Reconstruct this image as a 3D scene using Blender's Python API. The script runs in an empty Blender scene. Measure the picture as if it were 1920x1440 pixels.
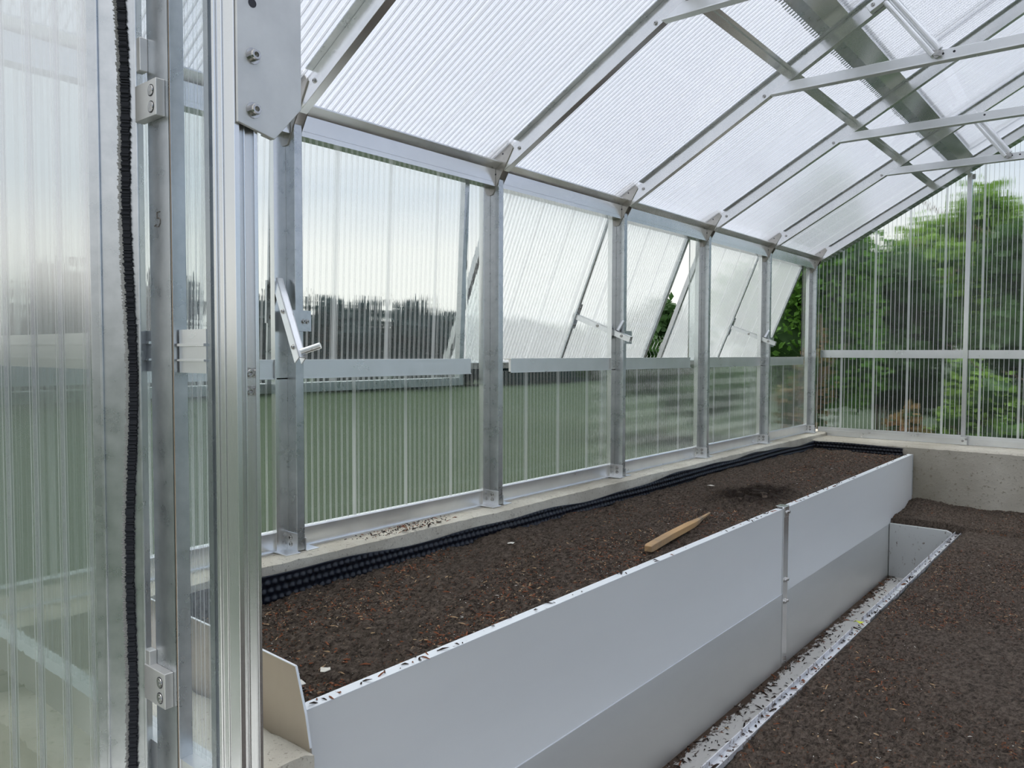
import bpy, math, random
import numpy as np
from mathutils import Vector, Matrix
random.seed(7); rng = np.random.default_rng(7)
S = bpy.context.scene; C = S.collection

# ------------------------------------------------------------------ camera
CAM = Vector((2.2, 0.0, 1.5))
Rv = Vector((0.77133, 0.63642, 0.003415)); Uv = Vector((-0.02836, 0.02901, 0.99918)); Fv = Vector((-0.63580, 0.77080, -0.04043))
cd = bpy.data.cameras.new('camera'); cam = bpy.data.objects.new('camera', cd); C.objects.link(cam); S.camera = cam
cd.sensor_width = 36; cd.lens = 1444.5 / 1920 * 36; cd.clip_start = 0.02; cd.clip_end = 500
M = Matrix((Rv, Uv, -Fv)).transposed().to_4x4(); M.translation = CAM; cam.matrix_world = M

# ------------------------------------------------------------------ view + sky
S.view_settings.view_transform = 'Standard'; S.view_settings.look = 'None'
S.view_settings.gamma = 1; S.view_settings.use_curve_mapping = False
S.view_settings.exposure = 0.2
cy = S.cycles
cy.max_bounces = 14; cy.transmission_bounces = 10; cy.transparent_max_bounces = 12; cy.diffuse_bounces = 4; cy.glossy_bounces = 4
cy.caustics_refractive = True; cy.caustics_reflective = False; cy.blur_glossy = 0.5; cy.sample_clamp_indirect = 6
cy.use_denoising = True

class NT:
    """small node helper"""
    def __init__(s, tree): s.t = tree; s.n = tree.nodes; s.n.clear()
    def add(s, typ, **kw):
        nd = s.n.new(typ)
        for k, v in kw.items():
            if k == 'ins':
                for a, b in v.items(): s.put(nd, a, b)
            else: setattr(nd, k, v)
        return nd
    def put(s, nd, a, b):
        sk = nd.inputs[a]
        if isinstance(b, bpy.types.NodeSocket): s.t.links.new(b, sk)
        elif isinstance(b, bpy.types.Node): s.t.links.new(b.outputs[0], sk)
        else: sk.default_value = b
    def m(s, op, a, b=None, c=None, clamp=False):
        nd = s.add('ShaderNodeMath', operation=op, use_clamp=clamp)
        s.put(nd, 0, a)
        if b is not None: s.put(nd, 1, b)
        if c is not None: s.put(nd, 2, c)
        return nd.outputs[0]
    def mix(s, f, a, b, blend='MIX'):
        nd = s.add('ShaderNodeMix', data_type='RGBA', blend_type=blend)
        s.put(nd, 0, f); s.put(nd, 6, a); s.put(nd, 7, b); return nd.outputs[2]
    def ramp(s, f, stops, interp='LINEAR'):
        nd = s.add('ShaderNodeValToRGB'); s.put(nd, 0, f); cr = nd.color_ramp; cr.interpolation = interp
        while len(cr.elements) < len(stops): cr.elements.new(0.5)
        for e, (p, c) in zip(cr.elements, stops):
            e.position = p; e.color = c if len(c) == 4 else (*c, 1)
        return nd.outputs[0]
    def noise(s, scale, vec=None, detail=3, rough=.5, dist=0):
        nd = s.add('ShaderNodeTexNoise'); nd.inputs['Scale'].default_value = scale
        nd.inputs['Detail'].default_value = detail; nd.inputs['Roughness'].default_value = rough; nd.inputs['Distortion'].default_value = dist
        if vec is not None: s.put(nd, 'Vector', vec)
        return nd.outputs[0]
    def smix(s, f, a, b):
        nd = s.add('ShaderNodeMixShader'); s.put(nd, 0, f); s.put(nd, 1, a); s.put(nd, 2, b); return nd.outputs[0]
    def vmap(s, vec, scale=(1, 1, 1), rot=(0, 0, 0), loc=(0, 0, 0)):
        nd = s.add('ShaderNodeMapping'); s.put(nd, 0, vec); nd.inputs['Scale'].default_value = scale
        nd.inputs['Rotation'].default_value = rot; nd.inputs['Location'].default_value = loc; return nd.outputs[0]

w = bpy.data.worlds.new('sky'); S.world = w; w.use_nodes = True
n = NT(w.node_tree)
tc = n.add('ShaderNodeTexCoord'); sep = n.add('ShaderNodeSeparateXYZ', ins={0: tc.outputs['Generated']})
# project the clouds onto a flat layer so they stretch towards the horizon
zz = n.m('MAXIMUM', sep.outputs[2], 0.0); den = n.m('ADD', zz, 0.12)
cx = n.m('DIVIDE', sep.outputs[0], den); cyy = n.m('DIVIDE', sep.outputs[1], den)
cv = n.add('ShaderNodeCombineXYZ', ins={0: cx, 1: cyy, 2: 0.0}).outputs[0]
cl = n.noise(0.9, cv, 5, .55, .3)
cl2 = n.noise(2.6, n.vmap(cv, loc=(3, 5, 0)), 4, .5)
blue = n.ramp(sep.outputs[2], [(0.0, (.66, .74, .84)), (.2, (.42, .58, .86)), (1, (.30, .46, .80))])
cloud = n.ramp(cl2, [(.25, (.70, .73, .78)), (.5, (.86, .88, .91)), (.75, (.98, .98, .98))])
horiz = n.ramp(sep.outputs[2], [(0.0, (.93, .94, .92)), (.075, (1.0, .985, .94)), (.13, (.98, .97, .94)), (.20, (.70, .76, .84)), (.28, (.80, .84, .92)), (.5, (.82, .84, .88)), (1, (.88, .87, .84))])
# the cloud deck opens towards the end gable (+x +y), low in the sky
az = n.m('ADD', n.m('MULTIPLY', sep.outputs[0], .9), n.m('MULTIPLY', sep.outputs[1], .45))
openf = n.m('MULTIPLY', n.ramp(az, [(.30, (0, 0, 0)), (.62, (1, 1, 1))]), n.ramp(sep.outputs[2], [(.42, (1, 1, 1)), (.6, (0, 0, 0))]))
cov = n.m('MULTIPLY', openf, n.ramp(cl, [(.5, (1, 1, 1)), (.68, (.2, .2, .2))]))
base = n.mix(.45, horiz, cloud)
base = n.mix(n.ramp(sep.outputs[2], [(.12, (0, 0, 0)), (.24, (1, 1, 1))]), horiz, base)
col = n.mix(cov, base, blue)
# overcast sky, brighter overhead; zenith out of view raised further to light the interior
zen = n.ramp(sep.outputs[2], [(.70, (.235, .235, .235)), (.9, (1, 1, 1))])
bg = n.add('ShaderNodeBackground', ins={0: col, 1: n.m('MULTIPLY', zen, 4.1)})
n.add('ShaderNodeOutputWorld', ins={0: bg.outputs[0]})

sl = bpy.data.lights.new('veiled_sun', 'SUN'); sl.energy = 0.9; sl.angle = math.radians(25); sl.color = (1, .96, .9)
so = bpy.data.objects.new('veiled_sun', sl); C.objects.link(so); so.location = (0, 0, 12)
so.rotation_euler = Vector((-.35, .30, .9)).to_track_quat('Z', 'Y').to_euler()

# ------------------------------------------------------------------ materials
MAT = {}
def new(name):
    m = bpy.data.materials.new(name); m.use_nodes = True; MAT[name] = m
    return NT(m.node_tree)
def out(n, sh, disp=None):
    o = n.add('ShaderNodeOutputMaterial', ins={0: sh})
def bsdf(n, **kw):
    nd = n.add('ShaderNodeBsdfPrincipled')
    for k, v in kw.items(): n.put(nd, {'col': 'Base Color', 'rough': 'Roughness', 'metal': 'Metallic', 'nrm': 'Normal', 'spec': 'Specular IOR Level'}[k], v)
    return nd.outputs[0]
def bump(n, h, st=.3, dist=.01):
    nd = n.add('ShaderNodeBump', ins={'Height': h}); nd.inputs['Strength'].default_value = st; nd.inputs['Distance'].default_value = dist
    return nd.outputs[0]

def metal(name, c1, c2, rough=.32, metal_=.92, scale=9, streak=None, bs=.05):
    n = new(name); tc = n.add('ShaderNodeTexCoord').outputs['Object']
    v = n.vmap(tc, scale=streak or (1, 1, 1))
    f = n.noise(scale, v, 4, .6)
    g = n.noise(scale * 7, v, 3, .6)
    col = n.mix(n.ramp(f, [(.3, (0, 0, 0)), (.7, (1, 1, 1))]), (*c1, 1), (*c2, 1))
    r = n.m('ADD', n.m('MULTIPLY', f, .16), rough - .06)
    out(n, bsdf(n, col=col, rough=r, metal=metal_))
metal('aluminium', (.76, .77, .77), (.86, .86, .86), .20, .9, 6, (1, 1, .15))
metal('aluminium_bright', (.82, .83, .84), (.89, .90, .91), .28, .85, 8)
metal('galvanised', (.52, .55, .57), (.68, .70, .72), .27, .9, 22)
metal('gusset_steel', (.40, .38, .34), (.52, .50, .46), .30, .95, 12)
metal('plate_grey', (.58, .58, .57), (.68, .68, .67), .42, .7, 14)
metal('profile_reflection', (.30, .33, .36), (.42, .45, .47), .25, .85, 10)  # dark reflection on the inner jamb profile, put into the metal's colour
metal('bolt_steel', (.42, .41, .40), (.60, .59, .57), .22, 1, 60)
metal('plank_coated', (.80, .80, .79), (.84, .84, .83), .50, .25, 3, (1, .2, 1), .02)
metal('plank_raw', (.66, .66, .645), (.73, .73, .71), .42, .55, 4, (1, .2, 1), .03)
metal('plank_edge', (.82, .84, .87), (.88, .89, .92), .4, .3, 5)
metal('end_plate', (.50, .43, .355), (.59, .53, .45), .30, .75, 5, (1, 1, .5))

def grimy(name, c1, c2, dirt, amt, rough=.55, met=.3):   # metal sheet with soil specks
    n = new(name); tc = n.add('ShaderNodeTexCoord').outputs['Object']
    f = n.noise(3, tc, 4, .6); g = n.noise(45, n.vmap(tc, scale=(1, 1, .5)), 4, .7)
    col = n.mix(f, (*c1, 1), (*c2, 1))
    spk = n.ramp(g, [(amt, (0, 0, 0)), (amt + .06, (1, 1, 1))])
    out(n, bsdf(n, col=n.mix(spk, col, (*dirt, 1)), rough=rough, metal=n.m('MULTIPLY', n.m('SUBTRACT', 1, spk), met), nrm=bump(n, g, .1, .002)))
grimy('trench_panel', (.60, .62, .62), (.68, .69, .68), (.22, .19, .16), .62)
grimy('channel_metal', (.74, .74, .76), (.82, .82, .84), (.13, .09, .07), .56, .4, .6)
grimy('dirty_edge', (.84, .86, .89), (.88, .90, .92), (.16, .12, .09), .66, .4, .3)

def concrete(name, c1, c2, dark, sc=6, spots=.61):
    n = new(name); tc = n.add('ShaderNodeTexCoord').outputs['Object']
    f = n.noise(sc, tc, 6, .65); g = n.noise(sc * 14, tc, 4, .7); h = n.noise(sc * .35, n.vmap(tc, loc=(4, 2, 1)), 3, .5)
    col = n.mix(n.ramp(f, [(.3, (0, 0, 0)), (.7, (1, 1, 1))]), (*c1, 1), (*c2, 1))
    col = n.mix(n.m('MULTIPLY', n.ramp(h, [(.45, (0, 0, 0)), (.7, (1, 1, 1))]), .7), col, (*dark, 1))
    col = n.mix(n.m('MULTIPLY', n.ramp(g, [(spots - .02, (0, 0, 0)), (spots + .03, (1, 1, 1))]), .75), col, (*dark, 1))
    out(n, bsdf(n, col=col, rough=.88, spec=.25, nrm=bump(n, g, .5, .006)))
concrete('concrete', (.56, .51, .42), (.74, .70, .60), (.30, .26, .20))
concrete('concrete_grey', (.46, .42, .35), (.60, .56, .48), (.24, .21, .155), 3)
concrete('paving', (.66, .65, .62), (.78, .77, .74), (.40, .38, .34), 2)

def path_mat():
    n = new('path_stone'); tc = n.add('ShaderNodeTexCoord').outputs['Object']
    g = n.noise(42, n.vmap(tc, scale=(1, .45, 1)), 6, .75, .4); h = n.noise(3, tc, 3, .5)
    col = n.mix(h, (.74, .72, .68, 1), (.62, .60, .56, 1))
    sep = n.add('ShaderNodeSeparateXYZ', ins={0: tc}).outputs[0]
    # soil has gathered along the two walls of the trench
    ed = n.m('ADD', n.ramp(sep, [(.865, (1, 1, 1)), (.93, (0, 0, 0))]), 0)
    th = n.m('ADD', g, n.m('MULTIPLY', ed, .30))
    th = n.m('ADD', th, n.m('MULTIPLY', n.m('SUBTRACT', h, .5), .25))
    s = n.ramp(th, [(.585, (0, 0, 0)), (.66, (1, 1, 1))])
    out(n, bsdf(n, col=n.mix(s, col, (.085, .058, .042, 1)), rough=.9, spec=.2, nrm=bump(n, g, .4, .006)))
path_mat()

def soil_mat():
    n = new('soil'); tc = n.add('ShaderNodeTexCoord').outputs['Object']
    f = n.noise(2.2, tc, 4, .55); g = n.noise(75, n.vmap(tc, scale=(1, .55, 1)), 6, .75, .5); k = n.noise(260, tc, 3, .7)
    a = n.add('ShaderNodeAttribute', attribute_name='dark').outputs['Fac']
    col = n.mix(n.ramp(g, [(.38, (0, 0, 0)), (.64, (1, 1, 1))]), (.020, .014, .010, 1), (.235, .180, .140, 1))
    col = n.mix(n.m('MULTIPLY', f, .5), col, (.115, .092, .075, 1))
    rd = n.m('MULTIPLY', n.ramp(n.noise(60, tc, 3, .6), [(.62, (0, 0, 0)), (.66, (1, 1, 1))]), n.ramp(n.noise(4, tc, 3, .6), [(.45, (0, 0, 0)), (.65, (1, 1, 1))]))
    col = n.mix(rd, col, (.22, .085, .04, 1))
    col = n.mix(n.m('MULTIPLY', a, .8), col, (.018, .012, .009, 1))
    out(n, bsdf(n, col=col, rough=.95, spec=.12, nrm=bump(n, n.m('ADD', g, n.m('MULTIPLY', k, .5)), 1.0, .014)))
soil_mat()

def plain(name, c, rough=.6, met=0, spec=.4):
    n = new(name); tc = n.add('ShaderNodeTexCoord').outputs['Object']
    f = n.noise(30, tc, 3, .6)
    out(n, bsdf(n, col=n.mix(n.m('MULTIPLY', f, .35), (*c, 1), (*[x * .6 for x in c], 1)), rough=rough, metal=met, spec=spec))
plain('membrane', (.010, .012, .020), .30)
plain('groove_dark', (.03, .03, .04), .5)
plain('brush', (.018, .020, .026), .9)
plain('brush_fluff', (.30, .30, .29), .9)
plain('chip_red', (.26, .085, .035), .85); plain('chip_tan', (.50, .33, .18), .8); plain('chip_white', (.80, .76, .68), .8)
plain('chip_dark', (.035, .022, .016), .9); plain('pencil', (.14, .13, .12), .7); plain('yellow_leaf', (.62, .66, .06), .6)
plain('bark', (.14, .10, .07), .9); plain('fence_wire', (.62, .64, .62), .4, .5); plain('white_paint', (.8, .8, .78), .4)
plain('rust', (.30, .23, .16), .8)

def wood():
    n = new('wood'); tc = n.add('ShaderNodeTexCoord').outputs['Object']
    g = n.noise(14, n.vmap(tc, scale=(.25, 6, 6)), 5, .65); d = n.noise(9, tc, 5, .7)
    col = n.mix(g, (.62, .40, .19, 1), (.36, .20, .085, 1))
    sep = n.add('ShaderNodeSeparateXYZ', ins={0: tc}).outputs[0]
    ends = n.m('MAXIMUM', n.ramp(sep, [(.50, (0, 0, 0)), (.60, (1, 1, 1))]), n.m('MULTIPLY', n.ramp(sep, [(.1, (1, 1, 1)), (.28, (0, 0, 0))]), .55))
    dirt = n.m('MULTIPLY', n.ramp(d, [(.35, (0, 0, 0)), (.6, (1, 1, 1))]), ends)
    col = n.mix(dirt, col, (.22, .17, .12, 1))
    out(n, bsdf(n, col=col, rough=.75, nrm=bump(n, g, .4, .004)))
wood()
def leafm(name, c1, c2):
    n = new(name); tc = n.add('ShaderNodeTexCoord').outputs['Object']
    col = n.mix(n.ramp(n.noise(1.8, tc, 4, .7), [(.3, (0, 0, 0)), (.7, (1, 1, 1))]), (*c1, 1), (*c2, 1))
    a = bsdf(n, col=col, rough=.5, spec=.25); t = n.add('ShaderNodeBsdfTranslucent', ins={0: col}).outputs[0]
    out(n, n.smix(.4, a, t))
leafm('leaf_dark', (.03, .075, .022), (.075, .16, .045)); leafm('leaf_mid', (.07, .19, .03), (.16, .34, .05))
leafm('leaf_light', (.13, .27, .045), (.27, .42, .09)); leafm('leaf_red', (.30, .15, .07), (.14, .17, .05)); leafm('leaf_blue', (.013, .036, .040), (.024, .056, .058))
def lawn():
    n = new('lawn'); tc = n.add('ShaderNodeTexCoord').outputs['Object']
    f = n.noise(.35, tc, 5, .6); g = n.noise(30, tc, 4, .7)
    col = n.mix(f, (.026, .042, .027, 1), (.046, .067, .036, 1)); col = n.mix(n.m('MULTIPLY', g, .5), col, (.035, .05, .025, 1))
    out(n, bsdf(n, col=col, rough=.95, spec=.1, nrm=bump(n, g, .5, .03)))
lawn()

def poly(name, pitch, lw, rib_op, joint=.25, jphase=0., jw=.05, tint=(.93, .955, .95), k=.38, milk=.10, pair=0., refl=.8, clear=False, sec=.45, rgh=.06, dark=0, rbase=0, grgh=.08, tcol=(.92, .94, .95)):
    """multiwall polycarbonate; local X runs across the flutes, local Z is the sheet's normal"""
    n = new(name); tc = n.add('ShaderNodeTexCoord').outputs['Object']
    sp = n.add('ShaderNodeSeparateXYZ', ins={0: tc}); s = sp.outputs[0]
    fr = n.m('FRACT', n.m('DIVIDE', s, pitch))
    rib = n.m('LESS_THAN', fr, lw)
    if pair:
        fr2 = n.m('FRACT', n.m('ADD', n.m('DIVIDE', s, pitch), 1 - pair)); rib = n.m('MAXIMUM', rib, n.m('LESS_THAN', fr2, lw))
    else:
        fr2 = n.m('FRACT', n.m('DIVIDE', s, pitch * .4142)); rib = n.m('MAXIMUM', rib, n.m('MULTIPLY', n.m('LESS_THAN', fr2, lw), sec))
    if joint:
        jf = n.m('FRACT', n.m('DIVIDE', n.m('SUBTRACT', s, jphase), joint)); rib = n.m('MAXIMUM', rib, n.m('MULTIPLY', n.m('LESS_THAN', jf, jw), .9))
    # lensing of the flutes: the normal swings only across them
    nz = n.add('ShaderNodeTexNoise'); nz.noise_dimensions = '3D'
    cvec = n.add('ShaderNodeCombineXYZ', ins={0: n.m('MULTIPLY', s, 260.0), 1: n.m('MULTIPLY', sp.outputs[2], 900.0), 2: n.m('MULTIPLY', sp.outputs[1], .6)}).outputs[0]
    n.put(nz, 'Vector', cvec); nz.inputs['Scale'].default_value = 1; nz.inputs['Detail'].default_value = 2
    val = n.m('MULTIPLY', n.m('SUBTRACT', nz.outputs[0], .5), 2 * k)
    g0 = n.add('ShaderNodeNewGeometry'); dt = n.add('ShaderNodeVectorMath', operation='DOT_PRODUCT', ins={0: g0.outputs['Incoming'], 1: g0.outputs['Normal']}).outputs['Value']
    val = n.m('MULTIPLY', val, n.m('MULTIPLY', dt, dt))
    vt = n.add('ShaderNodeVectorTransform', vector_type='VECTOR', convert_from='OBJECT', convert_to='WORLD'); vt.inputs[0].default_value = (1, 0, 0)
    sc = n.add('ShaderNodeVectorMath', operation='SCALE', ins={0: vt.outputs[0], 'Scale': val})
    geo = n.add('ShaderNodeNewGeometry')
    ad = n.add('ShaderNodeVectorMath', operation='ADD', ins={0: geo.outputs['Normal'], 1: sc.outputs[0]})
    nn = n.add('ShaderNodeVectorMath', operation='NORMALIZE', ins={0: ad.outputs[0]}).outputs[0]
    rf = n.add('ShaderNodeBsdfRefraction', ins={0: (*tint, 1), 'Roughness': rgh, 'IOR': 1.09, 'Normal': nn}).outputs[0]
    if clear: rf = n.add('ShaderNodeBsdfTransparent', ins={0: (*tint, 1)}).outputs[0]
    tl = n.add('ShaderNodeBsdfTranslucent', ins={0: (*tcol, 1)}).outputs[0]
    df = n.add('ShaderNodeBsdfDiffuse', ins={0: (.80, .82, .83, 1)}).outputs[0]
    body = n.smix(milk, rf, tl)
    ribs = n.smix(.35, tl, df)
    body = n.smix(n.m('MULTIPLY', rib, rib_op), body, ribs)
    if dark:    # the web at the edge of each rib lets little light through
        dk = n.m('LESS_THAN', n.m('ABSOLUTE', n.m('SUBTRACT', fr, lw + .06)), .055)
        body = n.smix(n.m('MULTIPLY', dk, dark), body, n.add('ShaderNodeBsdfDiffuse', ins={0: (.42, .44, .48, 1)}).outputs[0])
    gl = n.add('ShaderNodeBsdfGlossy', ins={0: (1, 1, 1, 1), 'Roughness': grgh}).outputs[0]
    fz = n.add('ShaderNodeFresnel', ins={'IOR': 1.42}).outputs[0]
    ff = n.m('MULTIPLY', n.m('ADD', n.m('MULTIPLY', fz, refl), rbase), n.m('SUBTRACT', 1.0, geo.outputs['Backfacing']), clamp=True)
    out(n, n.smix(ff, body, gl))
poly('poly_wall', .0254, .12, .40, .25, .03, .045, milk=.015, sec=.2)
poly('poly_roof', .0254, .17, .62, .25, .12, .03, milk=.22, k=.40, tint=(.80, .82, .865), tcol=(.78, .80, .84), rgh=.22, dark=.55)
poly('poly_window_lit', .0254, .16, .60, .25, .1, .05, milk=.32, dark=.35)  # milkier than the closed copy: skylight on the tilted panes put into the sheet
poly('poly_window_closed', .0254, .13, .40, .25, .1, .05, milk=.02, sec=.2)
poly('poly_gable', .0313, .11, .45, .25, -.025, .045, tint=(.94, .96, .955), milk=.01, sec=0)
poly('poly_door', .038, .035, .75, 0, 0, 0, milk=.12, pair=.24, k=.12, tint=(.84, .87, .86), dark=.55, rbase=.42, grgh=.13)
poly('poly_front', .0254, .10, .4, .25, 0, .05, milk=.12, clear=True)

# ------------------------------------------------------------------ mesh helpers
class MB:
    def __init__(s): s.v = []; s.f = []
    def quad(s, *p): b = len(s.v); s.v += [tuple(q) for q in p]; s.f.append(tuple(range(b, b + len(p)))); return s
    def box(s, lo, hi):
        x0, y0, z0 = lo; x1, y1, z1 = hi; b = len(s.v)
        s.v += [(x0, y0, z0), (x1, y0, z0), (x1, y1, z0), (x0, y1, z0), (x0, y0, z1), (x1, y0, z1), (x1, y1, z1), (x0, y1, z1)]
        s.f += [tuple(b + i for i in f) for f in ((0, 3, 2, 1), (4, 5, 6, 7), (0, 1, 5, 4), (1, 2, 6, 5), (2, 3, 7, 6), (3, 0, 4, 7))]; return s
    def prism(s, poly, axis, a, b_):
        """polygon in the plane normal to axis, extruded from a to b_. axis y: poly=(x,z); axis x: (y,z); axis z: (x,y)"""
        k = len(s.v); N = len(poly)
        ar = sum(poly[i][0] * poly[(i + 1) % N][1] - poly[(i + 1) % N][0] * poly[i][1] for i in range(N))
        if (ar > 0) != (axis == 'y'): poly = poly[::-1]      # keep every face pointing outwards
        if b_ < a: a, b_ = b_, a
        def P(p, t): return {'y': (p[0], t, p[1]), 'x': (t, p[0], p[1]), 'z': (p[0], p[1], t)}[axis]
        s.v += [P(p, a) for p in poly] + [P(p, b_) for p in poly]
        s.f += [tuple(k + i for i in range(N)), tuple(k + N + i for i in reversed(range(N)))]
        s.f += [(k + (i + 1) % N, k + i, k + N + i, k + N + (i + 1) % N) for i in range(N)]; return s
    def bar(s, p, q, w, h, up=(0, 0, 1)):
        p, q = Vector(p), Vector(q); d = (q - p).normalized(); x = d.cross(Vector(up)).normalized(); z = x.cross(d).normalized()
        b = len(s.v)
        for e in (p, q):
            for a, c in ((-1, -1), (1, -1), (1, 1), (-1, 1)): s.v.append(tuple(e + x * a * w / 2 + z * c * h / 2))
        s.f += [tuple(b + i for i in f) for f in ((0, 1, 2, 3), (7, 6, 5, 4), (0, 4, 5, 1), (1, 5, 6, 2), (2, 6, 7, 3), (3, 7, 4, 0))]; return s
    def tube(s, pts, r, n=8, caps=True):
        pts = [Vector(p) for p in pts]; rings = []
        for i, p in enumerate(pts):
            d = (pts[min(i + 1, len(pts) - 1)] - pts[max(i - 1, 0)]).normalized()
            a = d.orthogonal().normalized() if i == 0 else (ax - d * ax.dot(d)).normalized(); ax = a; c = d.cross(a)
            rr = r[i] if isinstance(r, (list, tuple)) else r
            b = len(s.v); rings.append(b)
            for k in range(n):
                t = 2 * math.pi * k / n; s.v.append(tuple(p + (a * math.cos(t) + c * math.sin(t)) * rr))
        for b0, b1 in zip(rings, rings[1:]):
            for k in range(n): s.f.append((b0 + k, b0 + (k + 1) % n, b1 + (k + 1) % n, b1 + k))
        if caps: s.f += [tuple(rings[0] + k for k in reversed(range(n))), tuple(rings[-1] + k for k in range(n))]
        return s
def obj(name, mb, mat, parent=None, bevel=0, smooth=False, mw=None):
    me = bpy.data.meshes.new(name); me.from_pydata(mb.v, [], mb.f); me.update()
    if mat: me.materials.append(MAT[mat])
    if smooth: me.polygons.foreach_set('use_smooth', [True] * len(me.polygons))
    o = bpy.data.objects.new(name, me); C.objects.link(o)
    if parent: o.parent = parent
    if mw is not None: o.matrix_basis = mw
    if bevel:
        b = o.modifiers.new('bevel', 'BEVEL'); b.width = bevel; b.segments = 2; b.limit_method = 'ANGLE'
    return o
def tag(o, label=None, cat=None, group=None, kind=None):
    if label: o['label'] = label
    if cat: o['category'] = cat
    if group: o['group'] = group
    if kind: o['kind'] = kind
    return o
def thing(name, label, cat, loc=(0, 0, 0), group=None, rz=0):
    o = bpy.data.objects.new(name, None); C.objects.link(o); o.location = loc; o.rotation_euler = (0, 0, rz); o.empty_display_size = .05
    return tag(o, label, cat, group)
def struct(name, mb, mat, parent=None, **k):
    o = obj(name, mb, mat, parent, **k); 
    if not parent: o['kind'] = 'structure'
    return o
def sheet(name, mat, origin, xax, yax, poly_, th=.008, parent=None, pinv=None):
    """a polycarbonate sheet: polygon in local XY, given thickness"""
    X = Vector(xax).normalized(); Y = Vector(yax).normalized(); Z = X.cross(Y)
    m = Matrix((X, Y, Z)).transposed().to_4x4(); m.translation = Vector(origin)
    if pinv is not None: m = pinv @ m
    mb = MB(); mb.prism(poly_, 'z', 0, th)
    return obj(name, mb, mat, parent, mw=m)

# hexagon-socket bolt head, axis along +Z of its own mesh
def bolt_mesh(r=.006, h=.006, washer=True):
    mb = MB()
    if washer: mb.tube([(0, 0, 0), (0, 0, .0012)], r * 1.5, 14)
    mb.tube([(0, 0, .001), (0, 0, h * .8), (0, 0, h)], [r, r, r * .88], 14, False)
    b = len(mb.v)
    for k in range(14): t = 2 * math.pi * k / 14; mb.v.append((r * .88 * math.cos(t), r * .88 * math.sin(t), h))
    for k in range(14): t = 2 * math.pi * k / 14; mb.v.append((r * .5 * math.cos(t), r * .5 * math.sin(t), h))
    for k in range(14): t = 2 * math.pi * k / 14; mb.v.append((r * .5 * math.cos(t), r * .5 * math.sin(t), h * .4))
    for k in range(14):
        j = (k + 1) % 14; mb.f += [(b + k, b + j, b + 14 + j, b + 14 + k), (b + 14 + k, b + 14 + j, b + 28 + j, b + 28 + k)]
    mb.f.append(tuple(b + 28 + k for k in range(14)))
    me = bpy.data.meshes.new('bolt'); me.from_pydata(mb.v, [], mb.f); me.materials.append(MAT['bolt_steel']); return me
BOLT = bolt_mesh(); BIG = bolt_mesh(.008, .011)
def bolt(parent, loc, nrm, me=None, name='bolt'):
    o = bpy.data.objects.new(name, me or BOLT); C.objects.link(o); o.parent = parent
    q = Vector(nrm).to_track_quat('Z', 'Y'); o.matrix_basis = Matrix.Translation(loc) @ q.to_matrix().to_4x4(); return o

# ------------------------------------------------------------------ measured layout
W = 3.74; RX = W / 2; Y0 = 1.518; B = 1.015; YK = [Y0 + (k - 1) * B for k in range(7)]   # post far edges, first one stands beside the door
SL = .564; CA = math.cos(math.atan(SL)); RZ = 2.215; YE = 6.70; YF = .575
roofz = lambda x: RZ + SL * min(x, W - x)
ORD = ['nearest the door gable', 'second', 'third', 'fourth', 'fifth', 'sixth', 'seventh']
PT = [None, 'first bay post with the folded window stay', 'second bay post, to the right of the closed window', 'third bay post, in the middle of the first open window',
      'fourth bay post, between the two open windows', 'fifth bay post, in the middle of the far open window', 'corner post where side wall meets end gable']

# ------------------------------------------------------------------ ground and outside
mb = MB(); mb.quad((-600, -600, -.06), (600, -600, -.06), (600, 600, -.06), (-600, 600, -.06)); tag(struct('ground', mb, 'lawn'), kind='structure')
mb = MB(); mb.box((-2.2, -.9, -.05), (5.0, .25, -.02)); struct('floor_terrace', mb, 'paving')

# ------------------------------------------------------------------ concrete plinth
def noisy_curb(name, prof, y0, y1, mat, along='y', step=.03, amp=.0011, label=None):
    N = max(2, int((y1 - y0) / step)); pts = []
    # subdivide the profile
    pr = []
    for a, b in zip(prof, prof[1:]):
        L = math.hypot(b[0] - a[0], b[1] - a[1]); k = max(1, int(L / .035))
        for i in range(k): pr.append((a[0] + (b[0] - a[0]) * i / k, a[1] + (b[1] - a[1]) * i / k))
    pr.append(prof[-1]); mb = MB(); K = len(pr)
    for j in range(N + 1):
        t = y0 + (y1 - y0) * j / N
        for (a, b) in pr:
            da, db = rng.normal(0, amp, 2); wv = .004 * math.sin(t * 3.1) + .003 * math.sin(t * 7.7 + 1)
            p = (a + da + wv, t, b + db) if along == 'y' else (t, a + da + wv, b + db)
            mb.v.append(p)
    for j in range(N):
        for i in range(K - 1):
            a = j * K + i; q = (a, a + 1, a + K + 1, a + K); mb.f.append(q if along == 'y' else q[::-1])
    mb.f += [tuple(range(K)), tuple(N * K + i for i in range(K))]
    o = obj(name, mb, mat, smooth=True)
    o.data.set_sharp_from_angle(angle=math.radians(40)); return o
o = noisy_curb('concrete_plinth', [(-.2, -.06), (-.2, .832), (.10, .842), (.118, .834), (.122, -.06)], .25, 6.95, 'concrete', 'y')
tag(o, 'long pale concrete plinth under the left side wall beside the raised bed', 'plinth', 'concrete plinths')
o = noisy_curb('concrete_plinth', [(6.95, -.06), (6.95, .812), (6.352, .812), (6.335, .80), (6.33, -.06)], .124, 3.9, 'concrete_grey', 'x')
tag(o, 'grey concrete plinth under the far end gable, stained above the soil', 'plinth', 'concrete plinths')
o = noisy_curb('concrete_plinth', [(.565, -.06), (.565, .69), (.905, .69), (.925, .68), (.93, -.06)], .124, .915, 'concrete', 'x')
tag(o, 'rough concrete block at the door beneath the brown end plate', 'plinth', 'concrete plinths')
cr = MB(); cr.tube([(.93, .74, .6925), (.955, .745, .6925), (.975, .762, .6925), (.985, .79, .6925), (.98, .82, .6925)], .0012, 5)

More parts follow.
